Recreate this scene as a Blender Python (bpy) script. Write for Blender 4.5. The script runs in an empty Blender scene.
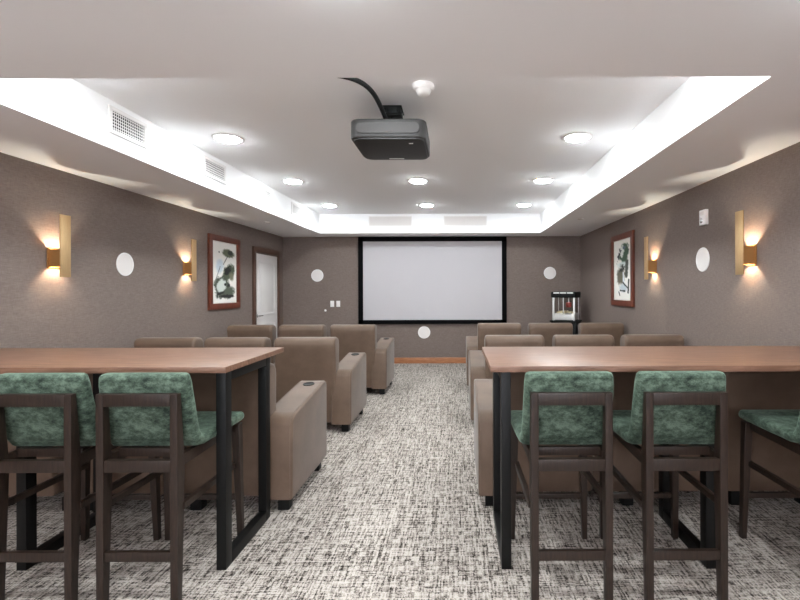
import bpy, bmesh, math, random
from mathutils import Vector, Matrix, noise
random.seed(7)
PI = math.pi
C = bpy.context.scene.collection
SC = bpy.context.scene

# ---------------------------------------------------------------- camera, exposure
H = 1.47
cam_d = bpy.data.cameras.new('camera'); cam = bpy.data.objects.new('camera', cam_d); C.objects.link(cam)
cam.location = (0, 0, H); cam.rotation_euler = (PI/2, 0.003, 0)
cam_d.sensor_width = 36; cam_d.lens = 20.25
cam_d.shift_x = -0.07125; cam_d.shift_y = -0.0134
cam_d.clip_start = 0.05
SC.camera = cam
WORLD = 2.4          # fill light from the sky, through the opening added behind the camera
w = bpy.data.worlds.new('world'); SC.world = w; w.use_nodes = True
w.node_tree.nodes['Background'].inputs[0].default_value = (0.9, 0.92, 1, 1)
w.node_tree.nodes['Background'].inputs[1].default_value = WORLD
SC.view_settings.view_transform = 'Standard'
try: SC.view_settings.look = 'None'
except Exception: pass
SC.view_settings.gamma = 1; SC.view_settings.use_curve_mapping = False
SC.view_settings.exposure = 2.78
SC.cycles.diffuse_bounces = 8; SC.cycles.max_bounces = 12
LENS_E = 28.0      # ceiling disc lights
SCONCE_W = .50

# ---------------------------------------------------------------- materials
def s2l(c):
    return tuple(((x/255)/12.92 if x/255 <= .04045 else ((x/255+.055)/1.055)**2.4) for x in c) + (1,)
def mat(name, col, rough=.6, metal=0, spec=.5, sheen=0, emit=None, es=0):
    m = bpy.data.materials.new(name); m.use_nodes = True
    b = m.node_tree.nodes['Principled BSDF']
    b.inputs['Base Color'].default_value = s2l(col)
    b.inputs['Roughness'].default_value = rough; b.inputs['Metallic'].default_value = metal
    b.inputs['Specular IOR Level'].default_value = spec
    if sheen: b.inputs['Sheen Weight'].default_value = sheen; b.inputs['Sheen Roughness'].default_value = .4
    if emit:
        b.inputs['Emission Color'].default_value = emit; b.inputs['Emission Strength'].default_value = es
    return m
def N(m, t, **kw):
    n = m.node_tree.nodes.new(t)
    for k, v in kw.items(): setattr(n, k, v)
    return n
def L(m, a, b): m.node_tree.links.new(a, b)
def coords(m, scale=(1,1,1), rot=(0,0,0)):
    tc = N(m, 'ShaderNodeTexCoord'); mp = N(m, 'ShaderNodeMapping')
    mp.inputs['Scale'].default_value = scale; mp.inputs['Rotation'].default_value = rot
    L(m, tc.outputs['Object'], mp.inputs[0]); return mp.outputs[0]
def noise_n(m, vec, scale, detail=2, rough=.5, dist=0):
    n = N(m, 'ShaderNodeTexNoise'); L(m, vec, n.inputs['Vector'])
    n.inputs['Scale'].default_value = scale; n.inputs['Detail'].default_value = detail
    n.inputs['Roughness'].default_value = rough; n.inputs['Distortion'].default_value = dist
    return n.outputs['Fac']
def ramp(m, fac, stops):
    r = N(m, 'ShaderNodeValToRGB'); L(m, fac, r.inputs[0])
    e = r.color_ramp.elements
    while len(e) < len(stops): e.new(.5)
    for i, (p, c) in enumerate(stops): e[i].position = p; e[i].color = s2l(c) if len(c) == 3 else c
    return r.outputs[0]
def mixc(m, fac, a, b, mode='MIX'):
    n = N(m, 'ShaderNodeMix', data_type='RGBA', blend_type=mode)
    if isinstance(fac, (int, float)): n.inputs[0].default_value = fac
    else: L(m, fac, n.inputs[0])
    for s, v in ((6, a), (7, b)):
        if isinstance(v, tuple): n.inputs[s].default_value = v
        else: L(m, v, n.inputs[s])
    return n.outputs[2]
def bsdf(m): return m.node_tree.nodes['Principled BSDF']
def bump(m, h, strength=.2, dist=.002):
    b = N(m, 'ShaderNodeBump'); b.inputs['Strength'].default_value = strength; b.inputs['Distance'].default_value = dist
    L(m, h, b.inputs['Height']); L(m, b.outputs[0], bsdf(m).inputs['Normal'])

M = {}
M['ceiling'] = mat('ceiling_paint', (247, 246, 247), .9, spec=.1)
# wallcovering: fine linen weave
m = M['wall'] = mat('wallcovering', (132, 118, 112), .75, spec=.2)
a = noise_n(m, coords(m, (18, 18, 1)), 22, 3); b = noise_n(m, coords(m, (1.6, 1.6, 16)), 14, 3)
mth = N(m, 'ShaderNodeMath', operation='ADD'); L(m, a, mth.inputs[0]); L(m, b, mth.inputs[1])
c = ramp(m, mth.outputs[0], [(0, (110,100,95)), (.8, (120,109,104)), (1, (140,128,122))])
mr = N(m, 'ShaderNodeMapRange'); L(m, mth.outputs[0], mr.inputs[0]); mr.inputs[1].default_value = .6; mr.inputs[2].default_value = 1.4
c = ramp(m, mr.outputs[0], [(0, (101,89,83)), (1, (135,121,114))])
L(m, c, bsdf(m).inputs['Base Color']); bump(m, mth.outputs[0], .25, .002)
# carpet: tweed of pale, greige and black yarns
m = M['carpet'] = mat('tweed_carpet', (190, 182, 178), .95, spec=.05)
def madd(m, a, k, b):
    n = N(m, 'ShaderNodeMath', operation='MULTIPLY_ADD'); L(m, a, n.inputs[0]); n.inputs[1].default_value = k
    if isinstance(b, (int, float)): n.inputs[2].default_value = b
    else: L(m, b, n.inputs[2])
    return n.outputs[0]
def cell(m, sx, sy):
    """a random value for every yarn cell sx by sy metres"""
    vec = coords(m, (1/sx, 1/sy, 0)); f = N(m, 'ShaderNodeVectorMath', operation='FLOOR'); L(m, vec, f.inputs[0])
    wn = N(m, 'ShaderNodeTexWhiteNoise', noise_dimensions='2D'); L(m, f.outputs[0], wn.inputs['Vector']); return wn.outputs['Value']
warp = cell(m, .0075, .042); weft = cell(m, .042, .0075); fine = cell(m, .006, .006)
colm = noise_n(m, coords(m, (1, .03, 1)), 75, 2, .5); rowm = noise_n(m, coords(m, (.03, 1, 1)), 75, 2, .5)
v = madd(m, warp, .26, madd(m, weft, .20, madd(m, fine, .22, madd(m, colm, .55, madd(m, rowm, .42, -.325)))))
c = ramp(m, v, [(.24, (42,37,35)), (.34, (90,83,77)), (.45, (141,132,125)), (.65, (186,177,169))])
L(m, c, bsdf(m).inputs['Base Color']); bump(m, v, .4, .004)
# walnut laminate
m = M['walnut'] = mat('walnut_laminate', (150, 112, 94), .42, spec=.5)
g = noise_n(m, coords(m, (.6, 9, 6)), 7, 5, .6, .4); g2 = noise_n(m, coords(m, (1, 30, 30)), 10, 3)
c = ramp(m, madd(m, g2, .35, madd(m, g, 1.0, -.17)), [(.3, (94,65,50)), (.5, (116,84,67)), (.7, (135,102,83))])
L(m, c, bsdf(m).inputs['Base Color'])
# dark stool wood
m = M['espresso'] = mat('espresso_wood', (62, 45, 40), .42, spec=.45)
g = noise_n(m, coords(m, (14, 14, 1.5)), 8, 4, .6, .3)
c = ramp(m, g, [(.3, (26,18,14)), (.7, (50,36,28))]); L(m, c, bsdf(m).inputs['Base Color'])
m = M['blackmetal'] = mat('black_powder_coat', (6, 6, 6), .5, spec=.3)
# velvet
m = M['velvet'] = mat('green_velvet', (70, 98, 80), .8, spec=.1, sheen=.5)
bsdf(m).inputs['Sheen Tint'].default_value = s2l((165, 188, 170))
v = noise_n(m, coords(m, (.8, .8, 1.3)), 30, 7, .76, 0); v2 = noise_n(m, coords(m, (1, 1, 1.2)), 6, 3)
vv = madd(m, v2, .35, madd(m, v, .9, -.12))
c = ramp(m, vv, [(.37, (34,43,37)), (.49, (64,77,66)), (.66, (102,118,104))])
L(m, c, bsdf(m).inputs['Base Color']); bump(m, v, .15, .003)
# recliner upholstery
m = M['leather'] = mat('taupe_upholstery', (124, 103, 88), .55, spec=.35, sheen=.15)
v = noise_n(m, coords(m), 5, 4, .6); c = ramp(m, v, [(.3, (92,74,61)), (.7, (108,88,74))])
L(m, c, bsdf(m).inputs['Base Color'])
f = noise_n(m, coords(m), 160, 2); bump(m, f, .2, .002)
M['seam'] = mat('dark_stitching', (88, 70, 60), .8)
M['blackplastic'] = mat('black_plastic', (8, 8, 8), .6, spec=.25)
M['white'] = mat('white_paint', (232, 228, 226), .5)
M['doorwhite'] = mat('door_paint', (225, 220, 218), .4)
m = M['brass'] = mat('brushed_brass', (200, 162, 116), .42, metal=.75)
g = noise_n(m, coords(m, (1, 60, 1)), 12, 2); c = ramp(m, g, [(.3, (196,160,114)), (.7, (216,182,136))]); L(m, c, bsdf(m).inputs['Base Color'])
M['copper'] = mat('bronze_brass', (172, 126, 76), .5, metal=.7)
m = M['cherry'] = mat('cherry_wood', (120, 58, 36), .4)
g = noise_n(m, coords(m, (6, 6, 1)), 6, 4, .6, .4); c = ramp(m, g, [(.3, (80,35,22)), (.7, (112,54,34))]); L(m, c, bsdf(m).inputs['Base Color'])
m = M['doorwood'] = mat('brown_casing', (88, 62, 50), .45)
m = M['oakbase'] = mat('stained_baseboard', (168, 112, 76), .4)
g = noise_n(m, coords(m, (1, 1, 9)), 8, 4); c = ramp(m, g, [(.3, (150,94,60)), (.7, (182,124,86))]); L(m, c, bsdf(m).inputs['Base Color'])
M['screen'] = mat('screen_fabric', (188, 184, 187), .9, spec=.1)
M['blackvelvet'] = mat('black_flocking', (14, 14, 15), .9, spec=.05)
M['gridwhite'] = mat('grille_cloth', (226, 220, 217), .9, spec=.1)
M['ventdark'] = mat('duct_dark', (24, 22, 22), .9)
M['slotgrey'] = mat('slot_grey', (222, 218, 216), .8)
M['steel'] = mat('stainless_steel', (225, 223, 220), .35, metal=.35)
M['chrome'] = mat('chrome', (215, 215, 215), .2, metal=1)
M['projgrey'] = mat('projector_grey', (50, 48, 47), .6)
M['projlight'] = mat('projector_light_grey', (66, 63, 62), .65)
M['projdark'] = mat('projector_black', (24, 23, 23), .5)
M['lens'] = mat('lamp_diffuser', (255, 255, 255), .5, emit=(.90, .98, 1, 1), es=LENS_E)
M['lens_fill'] = mat('fill_lamp_diffuser', (255, 255, 255), .5, emit=(.90, .98, 1, 1), es=36)  # brighter emitter for the added lamps out of view
M['led'] = mat('warm_led', (255, 230, 190), .5, emit=(1, .86, .66, 1), es=.7)
M['red'] = mat('red_enamel', (190, 84, 74), .35)
M['popcorn'] = mat('popcorn', (236, 222, 186), .8)
g = mat('clear_glass', (255, 255, 255), .02); bsdf(g).inputs['Transmission Weight'].default_value = 1; bsdf(g).inputs['IOR'].default_value = 1.05; M['glass'] = g
m = M['ink'] = mat('ink_on_paper', (235, 232, 226), .7)
va = N(m, 'ShaderNodeVertexColor', layer_name='ink'); L(m, va.outputs[0], bsdf(m).inputs['Base Color'])
M['paper'] = mat('mat_board', (226, 220, 212), .8)

# ---------------------------------------------------------------- mesh helpers
class MB:
    def __init__(s): s.bm = bmesh.new()
    def _merge(s, t):
        me = bpy.data.meshes.new('t'); t.to_mesh(me); t.free(); s.bm.from_mesh(me); bpy.data.meshes.remove(me)
    def box(s, x0, x1, y0, y1, z0, z1, bev=0, seg=2, mtx=None, mi=0):
        t = bmesh.new(); bmesh.ops.create_cube(t, size=1)
        for v in t.verts: v.co = Vector(((x0+x1)/2+v.co.x*(x1-x0), (y0+y1)/2+v.co.y*(y1-y0), (z0+z1)/2+v.co.z*(z1-z0)))
        if bev: bmesh.ops.bevel(t, geom=t.edges[:], offset=bev, segments=seg, profile=.6, affect='EDGES')
        if mtx: t.transform(mtx)
        for f in t.faces: f.material_index = mi
        s._merge(t); return s
    def prism(s, pts, axis, a, b, bev=0, seg=2, mtx=None):
        """pts polygon in the two other axes, extruded from a to b along axis"""
        t = bmesh.new()
        def P(p, h):
            return {'x': (h, p[0], p[1]), 'y': (p[0], h, p[1]), 'z': (p[0], p[1], h)}[axis]
        A = [t.verts.new(P(p, a)) for p in pts]; B = [t.verts.new(P(p, b)) for p in pts]
        n = len(pts); f1 = t.faces.new(A); f2 = t.faces.new(B[::-1])
        for i in range(n): t.faces.new((A[i], A[i-1], B[i-1], B[i]))
        bmesh.ops.recalc_face_normals(t, faces=t.faces[:])
        if bev:
            es = [e for e in t.edges if (f1 in e.link_faces or f2 in e.link_faces)]
            bmesh.ops.bevel(t, geom=es, offset=bev, segments=seg, profile=.6, affect='EDGES')
        if mtx: t.transform(mtx)
        s._merge(t); return s
    def lathe(s, prof, n=32, mtx=None):
        t = bmesh.new(); rings = []
        for r, z in prof:
            if r < 1e-6: rings.append([t.verts.new((0, 0, z))])
            else: rings.append([t.verts.new((r*math.cos(2*PI*i/n), r*math.sin(2*PI*i/n), z)) for i in range(n)])
        for a, b in zip(rings, rings[1:]):
            if len(a) == 1 and len(b) == 1: continue
            for i in range(n):
                j = (i+1) % n
                if len(a) == 1: t.faces.new((a[0], b[i], b[j]))
                elif len(b) == 1: t.faces.new((a[i], a[j], b[0]))
                else: t.faces.new((a[i], a[j], b[j], b[i]))
        bmesh.ops.recalc_face_normals(t, faces=t.faces[:])
        if mtx: t.transform(mtx)
        s._merge(t); return s
    def tube(s, pts, r, n=10):
        t = bmesh.new(); rings = []; pts = [Vector(p) for p in pts]
        up = Vector((0, 0, 1))
        for i, p in enumerate(pts):
            d = (pts[min(i+1, len(pts)-1)] - pts[max(i-1, 0)]).normalized()
            u = d.cross(up);  u = u.normalized() if u.length > 1e-3 else Vector((1, 0, 0)); v = d.cross(u)
            rr = r[i] if isinstance(r, (list, tuple)) else r
            rings.append([t.verts.new(p + rr*(math.cos(2*PI*k/n)*u + math.sin(2*PI*k/n)*v)) for k in range(n)])
        for a, b in zip(rings, rings[1:]):
            for k in range(n): t.faces.new((a[k], a[(k+1) % n], b[(k+1) % n], b[k]))
        t.faces.new(rings[0]); t.faces.new(rings[-1][::-1])
        bmesh.ops.recalc_face_normals(t, faces=t.faces[:]); s._merge(t); return s
    def build(s, name, m, parent=None, smooth=True, loc=None):
        me = bpy.data.meshes.new(name); s.bm.to_mesh(me); s.bm.free()
        for x in (m if isinstance(m, (list, tuple)) else [m]): me.materials.append(M[x])
        o = bpy.data.objects.new(name, me); C.objects.link(o)
        if smooth:
            me.shade_smooth() if hasattr(me, 'shade_smooth') else None
            try: me.set_sharp_from_angle(angle=math.radians(38))
            except Exception: pass
        else: me.shade_flat()
        if parent: o.parent = parent
        if loc: o.location = loc
        return o
def tag(o, label=None, cat=None, group=None, kind=None):
    for k, v in (('label', label), ('category', cat), ('group', group), ('kind', kind)):
        if v: o[k] = v
    return o
def empty(name, loc=(0,0,0), rz=0, label=None, cat=None, group=None, kind=None):
    o = bpy.data.objects.new(name, None); C.objects.link(o); o.empty_display_size = .1
    o.location = loc; o.rotation_euler = (0, 0, rz); return tag(o, label, cat, group, kind)
def copy_tree(o, parent=None):
    kids = [k for k in bpy.data.objects if k.parent == o]
    c = o.copy(); C.objects.link(c); c.parent = parent
    for k in kids: copy_tree(k, c)
    return c
def struct(name, mb, m, parent=None): return tag(mb.build(name, m, parent), kind='structure')

# ---------------------------------------------------------------- room shell
XL, XR, YB, YF = -3.46, 2.46, 8.95, -3.0
ZS, ZC = 2.52, 2.88                 # soffit and raised tray ceiling
TL, TR, TF, TB = -2.56, 1.56, 2.23, 8.40
struct('floor', MB().box(XL-.1, XR+.1, YF-.1, YB+.1, -.1, 0), 'carpet')
struct('wall_left', MB().box(XL-.12, XL, YF-.1, YB+.1, 0, ZC), 'wall')
struct('wall_right', MB().box(XR, XR+.12, YF-.1, YB+.1, 0, ZC), 'wall')
struct('wall_back', MB().box(XL, XR, YB, YB+.12, 0, ZC), 'wall')
struct('wall_front', MB().box(XL, XL+.3, YF-.12, YF, 0, ZC).box(XR-.3, XR, YF-.12, YF, 0, ZC).box(XL+.3, XR-.3, YF-.12, YF, 2.44, ZC).box(XL+.3, XR-.3, YF-.12, YF, 0, 1.5), 'ceiling')  # unseen rear wall; high opening and white paint put in for fill and bounce
wf = MB()
for x in (XL+.32, -1.7, -.5, .7, XR-.32): wf.box(x-.03, x+.03, YF-.09, YF-.03, 1.5, 2.44, .004)
wf.box(XL+.3, XR-.3, YF-.09, YF-.03, 1.5, 1.56, .004).box(XL+.3, XR-.3, YF-.09, YF-.03, 2.38, 2.44, .004)
struct('fill_window_1', wf, 'white')  # made-up window frame in the opening that admits the fill light
cb = MB()
cb.box(XL-.1, XR+.1, YF-.1, TF, ZS, ZC+.1); cb.box(XL-.1, TL, TF, YB+.1, ZS, ZC+.1)
cb.box(TR, XR+.1, TF, YB+.1, ZS, ZC+.1); cb.box(TL, TR, TB, YB+.1, ZS, ZC+.1); cb.box(TL, TR, TF, TB, ZC, ZC+.1)
struct('ceiling', cb, 'ceiling')
BH, BT = .115, .014
struct('baseboard_back', MB().box(XL, XR, YB-BT, YB, 0, BH, .004), 'oakbase')
struct('baseboard_left', MB().box(XL, XL+BT, YF, 7.53, 0, BH, .004).box(XL, XL+BT, 8.80, YB-BT, 0, BH, .004), 'oakbase')
struct('baseboard_right', MB().box(XR-BT, XR, YF, YB-BT, 0, BH, .004), 'oakbase')
struct('baseboard_front', MB().box(XL+BT, XR-BT, YF, YF+BT, 0, BH, .004), 'oakbase')

# door in the left wall, near its far end
dy0, dy1, dh = 7.60, 8.72, 2.13
dr = tag(MB().box(XL, XL+.012, dy0+.09, dy1-.09, .01, dh-.03, .002).build('door_1', 'doorwhite'), kind='structure')
pn = MB()
for z0, z1 in ((.18, .88), (1.02, 1.98)):
    y0, y1 = dy0+.22, dy1-.22
    for a in ((y0, y1, z0, z0+.03), (y0, y1, z1-.03, z1), (y0, y0+.03, z0, z1), (y1-.03, y1, z0, z1)):
        pn.box(XL+.012, XL+.024, a[0], a[1], a[2], a[3], .005)
    pn.box(XL+.012, XL+.018, y0+.06, y1-.06, z0+.06, z1-.06, .003)
pn.build('door_panel_moulding', 'doorwhite', dr)
MB().box(XL, XL+.035, dy0, dy0+.09, 0, dh, .005).box(XL, XL+.035, dy1-.09, dy1, 0, dh, .005).box(XL, XL+.035, dy0, dy1, dh-.01, dh+.08, .005).build('door_casing', 'doorwood', dr)
hb = MB().lathe([(0, 0), (.028, 0), (.028, .008), (.012, .012), (.012, .05), (0, .05)], 20, Matrix.Translation((XL+.012, dy0+.16, 1.02)) @ Matrix.Rotation(PI/2, 4, 'Y'))
hb.tube([(XL+.055, dy0+.16, 1.02), (XL+.06, dy0+.20, 1.02), (XL+.058, dy0+.29, 1.018)], .009)
hb.build('door_handle', 'chrome', dr)

# ---------------------------------------------------------------- ceiling disc lights
def disc_light(name):
    t = empty(name)
    MB().lathe([(.100, -.007), (.105, -.010), (.132, -.008), (.140, -.004), (.141, 0), (.100, 0)], 40).build('trim_ring', 'white', t)
    MB().lathe([(0, -.001), (.098, -.001), (.098, -.012), (.092, -.019), (.07, -.023), (0, -.024)], 20).build('diffuser', 'lens', t)
    return t
colname = {0: 'left', 1: 'middle', 2: 'right'}
rowname = {0: 'nearest', 1: 'second', 2: 'farthest'}
proto = None
first = True
for r, y in enumerate((4.18, 5.83, 7.52)):
    for c_, x in enumerate((-2.12, -.50, 1.12)):
        if proto is None: proto = o = disc_light('ceiling_light')
        else: o = copy_tree(proto)
        o.location = (x, y, ZC)
        lab = 'round glowing disc light in the raised ceiling, %s column, %s row from the camera' % (colname[c_], rowname[r])
        if r == 0 and c_ == 1: lab = 'round glowing disc light above and behind the hanging projector, hidden by it'
        tag(o, lab, 'ceiling light', 'disc lights in the raised ceiling')
for k, (x, y) in enumerate(((-2.12, 2.52), (-.50, 2.52), (1.12, 2.52))):
    o = copy_tree(proto); o.location = (x, y, ZC)
    tag(o, 'round disc light hidden behind the near ceiling edge, %s column' % colname[k], 'ceiling light', 'disc lights in the raised ceiling')

for k, (x, y) in enumerate(((-2.1, 1.40), (-.4, 1.40), (1.35, 1.40), (-.4, -1.0))):  # lamps added out of view to brighten the stools and near floor
    o = copy_tree(proto); o.location = (x, y, ZS)
    for ch in [c for c in bpy.data.objects if c.parent == o and c.name.startswith('diffuser')]:
        ch.data = bpy.data.meshes.get('fill_diffuser') or ch.data.copy(); ch.data.name = 'fill_diffuser'; ch.data.materials[0] = M['lens_fill']
    tag(o, 'added round fill light in the low ceiling just behind the picture edge, %s one' % ('left', 'middle', 'right', 'rearmost')[k], 'ceiling light', 'added fill lights in the low ceiling')
# smoke detector
t = empty('smoke_detector', (-.228, 3.11, ZC), label='round white smoke detector on the raised ceiling beside the projector', cat='smoke detector')
MB().lathe([(0, 0), (.075, 0), (.075, -.02), (.062, -.035), (.055, -.035)], 32).build('base', 'white', t)
MB().lathe([(.055, -.034), (.045, -.058), (.03, -.068), (0, -.07)], 32).build('sensor_cap', 'white', t)
# sprinkler covers on the soffit
for nm, x, y, lab in (('a', 1.86, 6.75, 'small round sprinkler cover in the low ceiling strip on the right'), ('b', -2.93, 6.97, 'small round sprinkler cover in the low ceiling strip on the left')):
    tag(MB().lathe([(0, 0), (.05, 0), (.048, -.008), (.03, -.011), (0, -.012)], 24).build('sprinkler_cover', 'slotgrey', loc=(x, y, ZS)), lab, 'sprinkler cover', 'sprinkler covers in the low ceiling')

# grilles: left tray side
def side_grille(y0, y1, z0, z1, label):
    t = empty('air_vent', (TL, (y0+y1)/2, (z0+z1)/2), label=label, cat='vent', group='square air vents on the left ceiling side')
    w, h = (y1-y0)/2, (z1-z0)/2
    MB().box(0, .003, -w+.02, w-.02, -h+.02, h-.02).build('duct_backing', 'ventdark', t)
    b = .03
    MB().box(0, .014, -w, w, h-b, h, .003).box(0, .014, -w, w, -h, -h+b, .003).box(0, .014, -w, -w+b, -h+b, h-b, .003).box(0, .014, w-b, w, -h+b, h-b, .003).build('frame', 'white', t)
    s = MB(); n = max(5, int((2*h-2*b)/.02)); k = max(6, int((2*w-2*b)/.02))
    for i in range(n):
        z = -h+b+(i+.5)*(2*h-2*b)/n; s.box(.007, .010, -w+b, w-b, z-.003, z+.003)
    s.build('horizontal_louvres', 'white', t)
    s = MB()
    for i in range(k):
        y = -w+b+(i+.5)*(2*w-2*b)/k; s.box(.004, .007, y-.002, y+.002, -h+b, h-b)
    s.build('vertical_louvres', 'white', t)
def xy(px): return 450*2.56/(457-px)
side_grille(xy(108), xy(146), ZS+.115, ZS+.315, 'rectangular white air vent nearest the camera on the left ceiling side')
side_grille(xy(203), xy(225.5), ZS+.115, ZS+.315, 'second air vent from the camera on the left ceiling side')
side_grille(xy(258), xy(271), ZS+.115, ZS+.315, 'third air vent from the camera on the left ceiling side')
side_grille(xy(291.5), xy(302), ZS+.115, ZS+.315, 'farthest air vent on the left ceiling side near the corner')
def slot_grille(x0, x1, label):
    t = empty('return_grille', ((x0+x1)/2, TB, ZS+.225), label=label, cat='vent', group='long grilles above the screen')
    w, h = (x1-x0)/2, .09
    MB().box(-w, w, -.004, 0, -h, h).build('backing', 'slotgrey', t)
    MB().box(-w, w, -.012, -.004, h-.015, h).box(-w, w, -.012, -.004, -h, -h+.015).box(-w, -w+.015, -.012, -.004, -h, h).box(w-.015, w, -.012, -.004, -h, h).build('frame', 'white', t)
    s = MB()
    for i in range(7):
        z = -h+.03+i*.02; s.box(-w+.015, w-.015, -.011, -.004, z-.005, z+.005)
    s.build('slats', 'gridwhite', t)
slot_grille((369-457)/53.6, (412-457)/53.6, 'long pale grille above the screen, left one')
slot_grille((444-457)/53.6, (487-457)/53.6, 'long pale grille above the screen, right one')

# ---------------------------------------------------------------- projector
px, py, pz = -.49, 3.20, 2.553
t = empty('projector', (px, py, pz), label='grey and black video projector hanging upside down from the raised ceiling', cat='projector')
body = []
def rr(x0, x1, y0, y1, r, n=5):
    o = []
    for cx, cy, a0 in ((x1-r, y1-r, 0), (x0+r, y1-r, 90), (x0+r, y0+r, 180), (x1-r, y0+r, 270)):
        for i in range(n+1):
            a = math.radians(a0+90*i/n); o.append((cx+r*math.cos(a), cy+r*math.sin(a)))
    return o
MB().prism(rr(-.275, .272, 0, .54, .07), 'z', 0, .135, .015, 3).build('housing', 'projgrey', t)
MB().prism(rr(-.255, .255, .01, .53, .065), 'z', -.010, .002, .004).build('bottom_cover', 'projdark', t)
MB().prism(rr(-.225, .225, .028, .108, .038), 'y', -.008, .004, .003).build('rear_panel', 'projlight', t)
MB().box(-.06, .06, .48, .50, -.0125, -.008).build('lamp_latch', 'slotgrey', t)
MB().box(.14, .17, .10, .115, -.012, -.008).build('indicator', 'slotgrey', t)
MB().lathe([(0, 0), (.06, 0), (.06, .03), (.05, .035), (.045, .02), (0, .012)], 28, Matrix.Translation((0, .53, .07)) @ Matrix.Rotation(-PI/2, 4, 'X')).build('lens_barrel', 'projdark', t)
t2 = empty('projector_mount', (px-.07, py+.33, ZC), label='black ceiling bracket holding up the projector', cat='mount')
MB().box(-.02, .14, -.09, .09, -.012, 0, .003).box(-.01, .02, -.08, .08, -.05, -.012, .004).box(.10, .13, -.08, .08, -.05, -.012, .004).box(-.015, .135, -.06, .06, -.065, -.045, .004).build('ceiling_plate', 'blackplastic', t2)
MB().lathe([(.022, -.17), (.022, -.06)], 16, Matrix.Translation((.06, 0, 0))).lathe([(.05, -.13), (.05, -.10), (.022, -.09)], 20, Matrix.Translation((.06, 0, 0))).build('pole', 'blackmetal', t2)
sb = MB()
for sx in (-1, 1):
    for sy in (-1, 1):
        sb.tube([(.06, 0, -.165), (sx*.09, sy*.09, -.168), (sx*.13, sy*.13, -.175), (sx*.13, sy*.13, -.180)], .011, 8)
sb.build('spider_arm', 'blackmetal', t2)
MB().lathe([(0, 0), (.035, 0), (.035, .008), (0, .008)], 20, Matrix.Translation((-.13, -.14, -.17)) @ Matrix.Rotation(1.2, 4, 'X')).build('cable_coil_clip', 'chrome', t2)
def bez(p, n=18):
    o = []
    for i in range(n+1):
        u = i/n; q = [Vector(x) for x in p]
        while len(q) > 1: q = [q[j]*(1-u)+q[j+1]*u for j in range(len(q)-1)]
        o.append(q[0])
    return o
tag(MB().tube(bez([(-.96, 2.86, 2.866), (-.80, 2.86, 2.825), (-.56, 2.86, 2.85), (-.56, 2.98, 2.80), (-.54, 3.12, 2.78), (-.51, 3.24, 2.70)]), .016, 12).build('projector_cable', 'blackplastic'),
    'thick black cable sleeve curving from the ceiling down to the projector', 'cable')

# ---------------------------------------------------------------- screen and back wall fittings
sx0, sx1, sz0, sz1 = -1.955, .985, .785, 2.515
t = empty('projection_screen', ((sx0+sx1)/2, YB, 0), label='wide pale projection screen with a black border on the far wall', cat='screen')
hw = (sx1-sx0)/2; b = .095
MB().box(-hw, hw, -.05, -.002, sz1-b, sz1, .006).box(-hw, hw, -.05, -.002, sz0, sz0+.08, .006).box(-hw, -hw+b, -.05, -.002, sz0, sz1, .006).box(hw-b, hw, -.05, -.002, sz0, sz1, .006).build('border_frame', 'blackvelvet', t)
MB().box(-hw+.03, hw-.03, -.035, -.004, sz0+.03, sz1-.03).build('screen_surface', 'screen', t)
def speaker(loc, rot, label, grp='round in wall speakers'):
    t = empty('wall_speaker', loc, label=label, cat='speaker', group=grp); t.rotation_euler = rot
    MB().lathe([(.108, .004), (.110, .009), (.120, .007), (.122, 0), (.108, 0)], 40).build('rim', 'white', t)
    MB().lathe([(0, .008), (.09, .008), (.108, .005), (.108, 0)], 40).build('grille', 'gridwhite', t)
s = 50.3
def bx_(p): return (p-457)/s
def bz_(p): return H-(p-290)/s
speaker((bx_(317.3), YB, bz_(275.8)), (PI/2, 0, 0), 'round white speaker on the far wall left of the screen')
speaker((bx_(550), YB, bz_(274)), (PI/2, 0, 0), 'round white speaker on the far wall right of the screen')
speaker((bx_(424), YB, bz_(333)), (PI/2, 0, 0), 'round white speaker on the far wall below the screen')
speaker((XL, 4.69, 1.74), (0, PI/2, 0), 'round white speaker on the left wall between two brass sconces')
speaker((XR, 4.50, 1.76), (0, -PI/2, 0), 'round white speaker on the right wall below the fire alarm')
for pxx, nm in ((332.2, 'left'), (338.2, 'right')):
    t = empty('light_switch', (bx_(pxx), YB, bz_(304.2)), label='white wall switch left of the screen, %s one of the pair' % nm, cat='switch', group='pair of wall switches')
    MB().box(-.038, .038, -.006, 0, -.06, .06, .003).build('cover_plate', 'white', t)
    MB().box(-.017, .017, -.011, -.005, -.034, .034, .002).build('rocker', 'white', t)
t = empty('volume_knob', (bx_(325.3), YB, bz_(310.8)), label='tiny metal knob on the far wall below left of the switches', cat='knob')
MB().lathe([(0, 0), (.022, 0), (.022, .004), (.014, .006), (.013, .02), (0, .022)], 20, Matrix.Rotation(PI/2, 4, 'X')).build('knob', 'steel', t)

# fire alarm on the right wall
t = empty('fire_alarm', (XR, 4.45, H+71/101), label='white fire alarm strobe box high on the right wall above the speaker', cat='alarm')
MB().box(-.035, 0, -.055, .055, -.075, .075, .008, 3).build('housing', 'white', t)
MB().lathe([(.0, .006), (.012, .006), (.025, 0), (.027, -.004)], 20, Matrix.Translation((-.036, .015, -.03)) @ Matrix.Rotation(-PI/2, 4, 'Y')).build('strobe_dome', 'chrome', t)
MB().box(-.038, -.034, -.035, .035, .02, .055, .002).build('speaker_slots', 'gridwhite', t)

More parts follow.
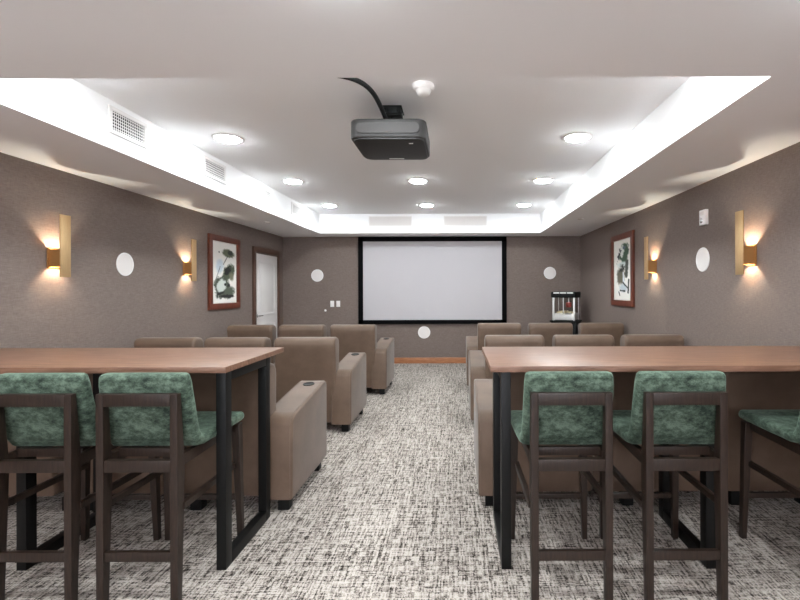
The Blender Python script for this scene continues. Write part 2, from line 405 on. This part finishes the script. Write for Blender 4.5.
# ---------------------------------------------------------------- wall sconces (wall plane x=0, facing +x)
def sconce():
    t = empty('wall_sconce')
    hz = .075
    half = [(0, -.055)] + [(.035+.020*math.sin(a), -.0*1-.055*math.cos(a)) for a in [i*PI/10 for i in range(0, 11)]] + [(0, .055)]
    # open half round cup between wall and plate
    w = MB(); w.prism([(0, -.05), (.10, -.05), (.10, -.042), (0, -.042)], 'z', -hz, hz)
    w.prism([(0, .042), (.10, .042), (.10, .05), (0, .05)], 'z', -hz, hz)
    w.box(0, .008, -.05, .05, -hz, hz); w.box(.008, .10, -.042, .042, -.012, .012)
    w.box(.088, .10, -.042, .042, -hz, hz)
    w.build('lamp_cup', 'copper', t)
    MB().box(0, .012, -.062, .062, -.085, .085, .003).build('wall_bracket', 'copper', t)
    MB().box(.10, .110, -.051, .051, -.160, .370, .002).build('front_plate', 'brass', t)
    for sg in (-1, 1):
        MB().lathe([(0, 0), (.032, 0), (.030, sg*.006), (0, sg*.007)], 16, Matrix.Translation((.050, 0, sg*.012))).build('lamp', 'led', t)
        ld = bpy.data.lights.new('sconce_light', 'POINT'); ld.energy = SCONCE_W*(1.25 if sg > 0 else .8)*3; ld.color = (1, .96, .80)
        ld.shadow_soft_size = .008
        lo = bpy.data.objects.new('sconce_light', ld); C.objects.link(lo); lo.parent = t; lo.location = (.070, 0, sg*.032)
    return t
sc = sconce()
zc = 1.745
for i, (x, y, rz, lab) in enumerate(((XL, 3.855, 0, 'brass plate sconce glowing on the left wall, nearest the camera'),
        (XL, 5.74, 0, 'brass plate sconce glowing on the left wall beside the framed painting'),
        (XR, 3.75, PI, 'brass plate sconce glowing on the right wall, nearest the camera'),
        (XR, 5.60, PI, 'brass plate sconce glowing on the right wall beside the framed painting'))):
    o = sc if i == 0 else copy_tree(sc)
    o.location = (x, y, zc); o.rotation_euler = (0, 0, rz); tag(o, lab, 'wall lamp', 'brass wall sconces')

# ---------------------------------------------------------------- framed ink paintings
def paint(kind, u, v):
    n = noise.noise; q = Vector((u*4, v*8, kind*5.3))
    d1 = n(q)*.5+n(q*2.3)*.45+n(q*5)*.4
    col = [236, 232, 226]
    def mix(c, k):
        k = max(0, min(1, k))
        for i in range(3): col[i] = col[i]*(1-k)+c[i]*k
    def ell(cx, cy, rx, ry, ang=0, rag=.35):
        x, y = (u-cx)*.85, (v-cy)*1.5; ca, sa = math.cos(ang), math.sin(ang)
        X, Y = x*ca+y*sa, -x*sa+y*ca
        return (1-math.sqrt((X/rx)**2+(Y/ry)**2)+d1*rag)
    def seg(ax, ay, bx, by, w):
        ax_, ay_, bx_2, by_ = ax, ay*2, bx, by*2; x, y = u, v*2
        dx, dy = bx_2-ax_, by_-ay_; tt = max(0, min(1, ((x-ax_)*dx+(y-ay_)*dy)/(dx*dx+dy*dy)))
        return 1-math.hypot(x-ax_-tt*dx, y-ay_-tt*dy)/w+d1*.5
    if kind == 0:
        mix((196, 206, 214), ell(.30, .40, .18, .22)*2)
        mix((96, 100, 78), ell(.66, .165, .26, .12, .1)*4)
        mix((40, 44, 36), ell(.76, .15, .12, .07)*3)
        mix((70, 66, 56), seg(.62, .22, .44, .36, .02)*2); mix((80, 84, 78), seg(.30, .40, .12, .62, .015)*2)
        mix((78, 86, 66), ell(.66, .50, .30, .20, -.7)*4)
        mix((24, 26, 22), ell(.62, .46, .17, .10, -.7, .9)*4)
        mix((120, 118, 96), ell(.80, .56, .12, .14, -.4)*2)
        mix((66, 74, 60), ell(.36, .74, .27, .30, .5)*5); mix((206, 212, 204), ell(.36, .74, .19, .22, .5)*5)
        mix((34, 36, 32), seg(.2, .86, .55, .82, .06)*3); mix((20, 20, 20), ell(.52, .70, .05, .04)*5); mix((20, 20, 20), ell(.68, .72, .05, .05)*5)
        mix((84, 92, 78), ell(.68, .84, .28, .16, -.3)*3); mix((30, 30, 28), ell(.62, .90, .30, .05, 0, .8)*3)
        mix((60, 60, 58), ell(.26, .16, .03, .02)*4)
    else:
        mix((52, 78, 56), ell(.60, .22, .32, .24, -.4)*4); mix((222, 226, 220), ell(.46, .20, .12, .16, .3, .7)*4)
        mix((30, 34, 34), ell(.30, .24, .08, .18, .4, 1.2)*3); mix((86, 100, 112), ell(.62, .13, .10, .05)*2)
        mix((206, 216, 214), ell(.5, .42, .3, .1)*2)
        mix((96, 92, 76), ell(.40, .60, .24, .30, .25)*3); mix((36, 38, 34), ell(.44, .50, .16, .10, -.5, 1.0)*3)
        mix((66, 68, 60), seg(.78, .38, .74, .60, .10)*2); mix((48, 52, 48), seg(.88, .68, .84, .88, .05)*3)
        mix((214, 218, 222), seg(.56, .55, .58, .70, .05)*3)
        mix((188, 198, 204), ell(.55, .80, .26, .14)*2); mix((26, 26, 26), seg(.28, .88, .34, .93, .03)*4); mix((26, 26, 26), seg(.36, .85, .66, .86, .03)*4)
        mix((40, 42, 40), seg(.55, .72, .80, .80, .035)*3)
    return col
def picture(kind, loc, rz, label, wid, hei):
    t = empty('framed_painting', loc, rz, label, 'painting', 'wood framed ink paintings')
    hw, hh, b = wid/2, hei/2, .085
    fr = MB()
    for a in ((-hw, hw, hh-b, hh), (-hw, hw, -hh, -hh+b)): fr.box(0, .035, a[0], a[1], a[2], a[3], .006)
    for a in ((-hw, -hw+b), (hw-b, hw)): fr.box(0, .034, a[0], a[1], -hh+b-.003, hh-b+.003, .006)
    fr.build('frame', 'cherry', t)
    MB().box(0, .012, -hw+.05, hw-.05, -hh+.05, hh-.05).build('mat_board', 'paper', t)
    nx, ny = 56, 100; me = bpy.data.meshes.new('ink_painting'); vs = []; fs = []; cs = []
    pw, ph = hw-b-.03, hh-b-.015
    for j in range(ny+1):
        for i in range(nx+1):
            u, v = i/nx, j/ny; vs.append((.0135, (u*2-1)*pw*(1 if rz == 0 else 1), ph-2*ph*v)); cs.append(paint(kind, u, v))
    for j in range(ny):
        for i in range(nx): a = j*(nx+1)+i; fs.append((a, a+nx+1, a+nx+2, a+1))
    me.from_pydata(vs, [], fs); ca = me.color_attributes.new('ink', 'FLOAT_COLOR', 'POINT')
    for i, c in enumerate(cs): ca.data[i].color = s2l(c)
    me.materials.append(M['ink']); o = bpy.data.objects.new('ink_painting', me); C.objects.link(o); o.parent = t
picture(0, (XL, 6.68, 1.725), 0, 'wood framed ink painting of lotus leaves on the left wall', .88, 1.07)
picture(1, (XR, 6.66, 1.75), PI, 'wood framed ink painting of green foliage on the right wall', .88, 1.07)

# ---------------------------------------------------------------- high tables
def table(x0, x1, name_label, legs, y1=3.13):
    y0, zt = 2.335, 1.07
    t = empty('high_table', ((x0+x1)/2, (y0+y1)/2, 0), label=name_label, cat='table', group='long high tables')
    hw, hd = (x1-x0)/2, (y1-y0)/2
    MB().box(-hw, hw, -hd, hd, zt-.032, zt, .003).build('tabletop', 'walnut', t)
    for hx in legs:
        hx -= (x0+x1)/2
        l0, l1 = -hd+.025, 2.92-(y0+y1)/2
        w_, d_ = .0255, .035
        # rectangular hoop: two uprights, foot bar, top bar
        MB().box(hx-w_, hx+w_, l0, l0+.062, 0, zt-.032, .002).box(hx-w_, hx+w_, l1-.062, l1, 0, zt-.032, .002).box(hx-w_, hx+w_, l0+.06, l1-.06, 0, .06, .002).box(hx-w_, hx+w_, l0+.06, l1-.06, zt-.082, zt-.032, .002).build('leg_hoop', 'blackmetal', t)
    MB().box(legs[0]+.026-(x0+x1)/2, legs[1]-.026-(x0+x1)/2, .05, .09, zt-.082, zt-.032, .002).box(legs[1]+.026-(x0+x1)/2, legs[2]-.026-(x0+x1)/2, .05, .09, zt-.082, zt-.032, .002).build('under_rail', 'blackmetal', t)
    return t
table(-3.42, -1.203, 'long high walnut table on black hoop legs, left of the aisle', (-3.37, -2.29, -1.2405))
table(.172, 2.42, 'long high walnut table on black hoop legs, right of the aisle', (.2555, 1.33, 2.37))

# ---------------------------------------------------------------- bar stools (rear plane y=0, facing +y)
def stool():
    t = empty('bar_stool')
    def leg(sx):
        m_ = MB(); x0, x1 = (sx*.19, sx*.155)
        m_.prism([(0, 0), (.036, 0), (.06, .62), (.055, .70), (.03, .986), (0, .986)], 'x', min(x0, x1), max(x0, x1), .003)
        return m_
    for sx in (-1, 1): leg(sx).build('rear_leg', 'espresso', t)
    for sx in (-1, 1):
        m_ = MB(); tt = bmesh.new()
        for (z, hx, hy) in ((0, .014, .015), (.69, .022, .022)):
            pass
        xa, xb = sx*.213, sx*.200
        ring = []
        for (cx, cy, z, h) in ((xa, .565, 0, .015), (xb, .545, .69, .023)):
            ring.append([tt.verts.new((cx+a*h, cy+b_*h, z)) for a, b_ in ((-1, -1), (1, -1), (1, 1), (-1, 1))])
        tt.faces.new(ring[0][::-1]); tt.faces.new(ring[1])
        for i in range(4): tt.faces.new((ring[0][i], ring[0][(i+1) % 4], ring[1][(i+1) % 4], ring[1][i]))
        bmesh.ops.recalc_face_normals(tt, faces=tt.faces[:]); bmesh.ops.bevel(tt, geom=tt.edges[:], offset=.002, segments=1, affect='EDGES')
        m_._merge(tt); m_.build('front_leg', 'espresso', t)
    MB().box(-.155, .155, .001, .030, .928, .986, .003).build('top_rail', 'espresso', t)
    MB().box(-.155, .155, .004, .034, .620, .676, .003).build('back_rail', 'espresso', t)
    fr = MB()
    for sx in (-1, 1):
        fr.prism([(.05, .635), (.53, .645), (.53, .692), (.05, .688)], 'x', min(sx*.160, sx*.188), max(sx*.160, sx*.188), .002)
    fr.box(-.185, .185, .53, .555, .645, .692, .002); fr.box(-.16, .16, .10, .125, .66, .70, .002)
    fr.build('seat_frame', 'espresso', t)
    for sx in (-1, 1):
        MB().prism([(.045, .432), (.545, .432), (.545, .462), (.045, .462)], 'x', min(sx*.166, sx*.190)+(.008 if sx > 0 else -.008), max(sx*.166, sx*.190)+(.008 if sx > 0 else -.008), .002).build('side_stretcher', 'espresso', t)
    MB().box(-.156, .156, .006, .030, .203, .247, .002).build('rear_stretcher', 'espresso', t)
    MB().box(-.198, .198, .552, .574, .238, .268, .002).build('front_stretcher', 'espresso', t)
    # back cushion and seat cushion as one scooped shell each
    def shell(prof, wfun, name, bev):
        # cross sections across x with rounded ends
        b_ = bmesh.new(); n = len(prof)
        cy = sum(p[0] for p in prof)/n; cz = sum(p[1] for p in prof)/n
        cols = []
        steps = [(-1, .0), (-1, .45), (-.985, .8), (-.955, .95), (-.9, 1), (-.5, 1), (0, 1), (.5, 1), (.9, 1), (.955, .95), (.985, .8), (1, .45), (1, 0)]
        return b_
    def slab(path, thick, hwf, name):
        """path: centreline (y,z) ; thick per point; half width per point -> rounded slab"""
        b_ = bmesh.new(); P_ = [Vector((0, p[0], p[1])) for p in path]; rows = []
        k = 20
        for i, p in enumerate(P_):
            d = (P_[min(i+1, len(P_)-1)]-P_[max(i-1, 0)]).normalized(); nrm = Vector((0, -d.z, d.y))
            th = thick[i]/2; hw = hwf[i]; rr_ = min(th*.9, .028)
            sec = []
            for (sx, sn, a0) in ((1, 1, 0), (-1, 1, 90), (-1, -1, 180), (1, -1, 270)):
                for j in range(5):
                    a = math.radians(a0+90*j/4)
                    sec.append((sx*(hw-rr_)+rr_*math.cos(a), sn*(th-rr_)+rr_*math.sin(a)))
            # crown: belly the wide faces a little
            rows.append([b_.verts.new(p+Vector((x, 0, 0))+nrm*(y*(1+.0*x))) for x, y in sec])
        for a, c in zip(rows, rows[1:]):
            for j in range(len(a)): b_.faces.new((a[j], a[(j+1) % len(a)], c[(j+1) % len(a)], c[j]))
        b_.faces.new(rows[0][::-1]); b_.faces.new(rows[-1])
        bmesh.ops.recalc_face_normals(b_, faces=b_.faces[:])
        m_ = MB(); m_._merge(b_); return m_
    bpath = [(.056, 1.072), (.0565, 1.068), (.059, 1.057), (.066, 1.02), (.078, .96), (.092, .90), (.106, .83), (.122, .765), (.146, .730), (.190, .722), (.25, .724), (.33, .724), (.42, .726), (.50, .727), (.555, .727), (.578, .726), (.588, .726), (.590, .726)]
    bth = [.03, .052, .066, .074, .076, .076, .074, .070, .064, .060, .058, .058, .058, .058, .056, .050, .036, .018]
    bw = [.190, .203, .209, .212, .213, .214, .216, .219, .223, .226, .229, .231, .232, .232, .232, .228, .220, .212]
    slab(bpath[:9], bth[:9], bw[:9], 'b').build('back_cushion', 'velvet', t)
    slab(bpath[7:], bth[7:], bw[7:], 's').build('seat_cushion', 'velvet', t)
    # piping along the top edge of the back cushion
    MB().tube([(-.19, .0285, 1.050), (-.1, .0285, 1.050), (.1, .0285, 1.050), (.19, .0285, 1.050)], .003, 6).build('back_piping', 'velvet', [o for o in bpy.data.objects if o.parent == t and o.name.startswith('back_cushion')][0])
    return t
st = stool()
YS = 2.09
for i, (x, rz, lab) in enumerate(((.533, 0, 'green velvet bar stool nearest the aisle at the right table'),
        (1.067, 0, 'green velvet bar stool in the middle of the right table'),
        (1.895, 0, 'green velvet bar stool cut off by the right edge of the photo'),
        (-1.492, 0, 'green velvet bar stool nearest the aisle at the left table'),
        (-1.985, 0, 'green velvet bar stool cut off by the left edge of the photo'))):
    o = st if i == 0 else copy_tree(st)
    o.location = (x, YS, 0); o.rotation_euler = (0, 0, rz); tag(o, lab, 'bar stool', 'green velvet bar stools')

# ---------------------------------------------------------------- recliners (origin: floor, centre of seat, rear plane y=0)
def arm_part(t, x0, x1, cup=True, full=False):
    inner = not full
    prof = ([(.205, .085), (.205, .62), (.22, .645), (.26, .655)] if inner else [(.0, .085), (.0, .57), (.012, .605), (.045, .632), (.10, .642)]) + [ (.40, .680), (.70, .716), (.755, .719), (.785, .706), (.795, .670), (.795, .085)]
    a = MB().prism(prof, 'x', x0, x1, .018, 3).build('armrest', 'leather', t)
    xm = (x0+x1)/2
    sgn = 1 if x1 > .3 else -1
    s_ = MB()
    for xe in (x0+.014, x1-.014):
        s_.tube(([(xe, .204, .10), (xe, .204, .62), (xe, .22, .65), (xe, .26, .66)] if inner else [(xe, -.001, .10), (xe, -.001, .57), (xe, .012, .611), (xe, .05, .637), (xe, .10, .646)]) + [(xe, .40, .684), (xe, .70, .7195)], .003, 6)
    s_.build('seam_welt', 'leather', a)
    if cup:
        zz = .7095; mt = Matrix.Translation((xm, .655, zz)) @ Matrix.Rotation(.105, 4, 'X')
        MB().lathe([(0, .004), (.038, .004), (.040, .0055), (.044, .0055), (.045, 0), (0, 0)], 28, mt).build('cup_holder', 'blackplastic', a)
    return a
def recliner(right_w, left_w, left_cup=False):
    """armrest widths; a shared armrest belongs to the seat on its left"""
    t = empty('recliner')
    hs = .2575
    # backrest: rear shell plus rolled head
    prof = [(.03, .10), (.0, .40), (-.035, .86), (-.044, .90), (-.040, .945), (-.015, .972), (.03, .980), (.08, .978), (.12, .965), (.145, .935), (.152, .89), (.145, .70), (.19, .42), (.19, .10)]
    b_ = MB().prism(prof, 'x', -.312, .312, .034, 4).build('backrest', 'leather', t)
    MB().tube([(-.30, -.0385, .895), (-.1, -.0395, .895), (.1, -.0395, .895), (.30, -.0385, .895)], .0022, 6).build('head_seam', 'leather', b_)
    MB().box(-.27, .27, .13, .20, .50, .86, .03, 3).build('lumbar_cushion', 'leather', t)
    MB().box(-hs+.003, hs-.003, .17, .77, .33, .49, .035, 4).build('seat_cushion', 'leather', t)
    MB().box(-hs+.006, hs-.006, .05, .74, .09, .34, .01).build('base', 'leather', t)
    MB().box(-hs+.006, hs-.006, .735, .80, .10, .36, .022, 3).build('footrest', 'leather', t)
    if right_w: arm_part(t, hs, hs+right_w, True, right_w == .21)
    if left_w: arm_part(t, -hs-left_w, -hs, left_cup, left_w == .21)
    xr = hs+(right_w or 0); xl = -hs-(left_w or 0)
    for x, y in ((xr-.11, .035), (xl+.05 if left_w else -hs+.03, .035), (xr-.11, .68), (xl+.05 if left_w else -hs+.03, .68)):
        MB().box(x-.0, x+.075, y, y+.07, 0, .092, .004).build('foot', 'blackplastic', t)
    return t
P = .715
def row_positions():
    return {'L': [(-1.557, 'aisle'), (-1.557-P, 'mid'), (-1.557-2*P, 'wall')], 'R': [(.607, 'aisle'), (.607+.738, 'mid'), (.607+2*.738, 'wall')]}
protos = {}
rp = row_positions()
rown = {0: 'nearest row', 1: 'middle row', 2: 'row by the screen'}
rows = (2.965, 4.615, 6.265)
posn = {'aisle': 'at the aisle', 'mid': 'middle of three', 'wall': 'against the wall'}
for r, y in enumerate(rows):
    for side in 'LR':
        for k, (x, kind) in enumerate(rp[side]):
            key = (side, kind)
            if key not in protos:
                if side == 'L':
                    a = {'aisle': (.21, None), 'mid': (P-.515, None), 'wall': (P-.515, .06)}[kind]
                else:
                    a = {'aisle': (.738-.515, .21), 'mid': (.738-.515, None), 'wall': (.10, None)}[kind]
                o = protos[key] = recliner(*a)
            else: o = copy_tree(protos[key])
            o.location = (x + (.105 if side == 'L' and r == 2 else 0), y + ((.05, .15, .20)[r] if side == 'R' else 0), 0)
            tag(o, 'taupe recliner %s of the aisle, %s, %s' % ('left' if side == 'L' else 'right', rown[r], posn[kind]), 'recliner', 'taupe recliners in three rows')

# ---------------------------------------------------------------- popcorn machine on its cart
t = empty('popcorn_cart', (2.04, 8.42, 0), math.radians(-28), 'black cart standing in the far right corner under the popcorn machine', 'cart')
MB().box(-.23, .23, -.20, .20, .32, .86, .006).build('cabinet', 'blackplastic', t)
MB().box(-.25, .25, -.22, .22, .86, .890, .005).build('countertop', 'blackplastic', t)
MB().box(-.21, .21, -.206, -.20, .36, .82, .004).build('cabinet_door', 'blackmetal', t)
for sx in (-.24, .24):
    MB().lathe([(0, -.012), (.21, -.012), (.22, -.014), (.22, .014), (.21, .012), (0, .012)], 28, Matrix.Translation((sx*1.07, .08, .22)) @ Matrix.Rotation(PI/2, 4, 'Y')).build('wheel', 'blackmetal', t)
MB().box(-.20, -.17, -.19, -.16, 0, .33, .002).box(.17, .20, -.19, -.16, 0, .33, .002).build('front_leg', 'blackmetal', t)
MB().tube([(.22, -.1, .8), (.33, -.1, .84), (.34, .12, .84), (.22, .12, .8)], .012, 8).build('push_handle', 'chrome', t)
t = empty('popcorn_machine', (2.04, 8.42, .890), math.radians(-28), 'glass popcorn machine with a scalloped black top in the far right corner', 'popcorn machine')
pw, pd, ph = .19, .17, .44
MB().box(-pw, pw, -pd, pd, 0.01, .13, .006).build('base_tray', 'steel', t)
for sx in (-1, 1):
    for sy in (-1, 1):
        q = .016 if sy < 0 else .007; MB().box(sx*pw-q, sx*pw+q, sy*pd-q, sy*pd+q, .0, ph, .003).build('corner_post', 'steel', t)
MB().box(-pw+.016, pw-.016, -pd-.003, -pd+.001, .10, ph).build('front_glass', 'glass', t)
MB().box(pw-.001, pw+.003, -pd+.016, pd-.016, .10, ph).box(-pw-.003, -pw+.001, -pd+.016, pd-.016, .10, ph).build('side_glass', 'glass', t)
MB().box(-.012, .0, -pd-.01, -pd+.004, .10, ph, .002).build('door_stile', 'steel', t)
ph = .42; cn = MB().box(-pw-.04, pw+.04, -pd-.04, pd+.04, ph, ph+.11, .025, 3)
for i in range(4):
    xx = -pw-.03+(i+.5)*(2*pw+.06)/4
    cn.lathe([(0, -.022), (.045, -.022), (.052, -.01), (.052, .0), (0, .0)], 20, Matrix.Translation((xx, -pd-.034, ph+.055)) @ Matrix.Rotation(PI/2, 4, 'X') @ Matrix.Diagonal((1, .8, 1, 1)))
canopy = cn.build('canopy', 'blackplastic', t)
cc = MB()
for i in range(3): cc.box(-pw+.01+i*.125, -pw+.12+i*.125, -pd-.044, -pd-.036, ph+.075, ph+.098, .003)
cc.build('canopy_trim', 'steel', canopy)
kt = MB().lathe([(0, .24), (.045, .24), (.055, .26), (.055, .32), (.05, .33), (0, .335)], 24, Matrix.Translation((.05, 0, 0))).build('kettle', 'red', t)
MB().tube([(.05, 0, .33), (.05, 0, ph)], .010, 8).build('kettle_hanger', 'steel', kt)
pb = MB()
for i in range(90):
    x, y = random.uniform(-.16, .16), random.uniform(-.14, .14)
    bmesh.ops.create_icosphere(pb.bm, subdivisions=1, radius=random.uniform(.010, .017), matrix=Matrix.Translation((x, y, .135+random.uniform(0, .035)*(1-abs(x)*3))))
tag(pb.build('popcorn', 'popcorn'), 'loose pale popcorn heaped inside the popcorn machine', 'popcorn', kind='stuff')
o = bpy.data.objects['popcorn']; o.location = t.location; o.rotation_euler = t.rotation_euler
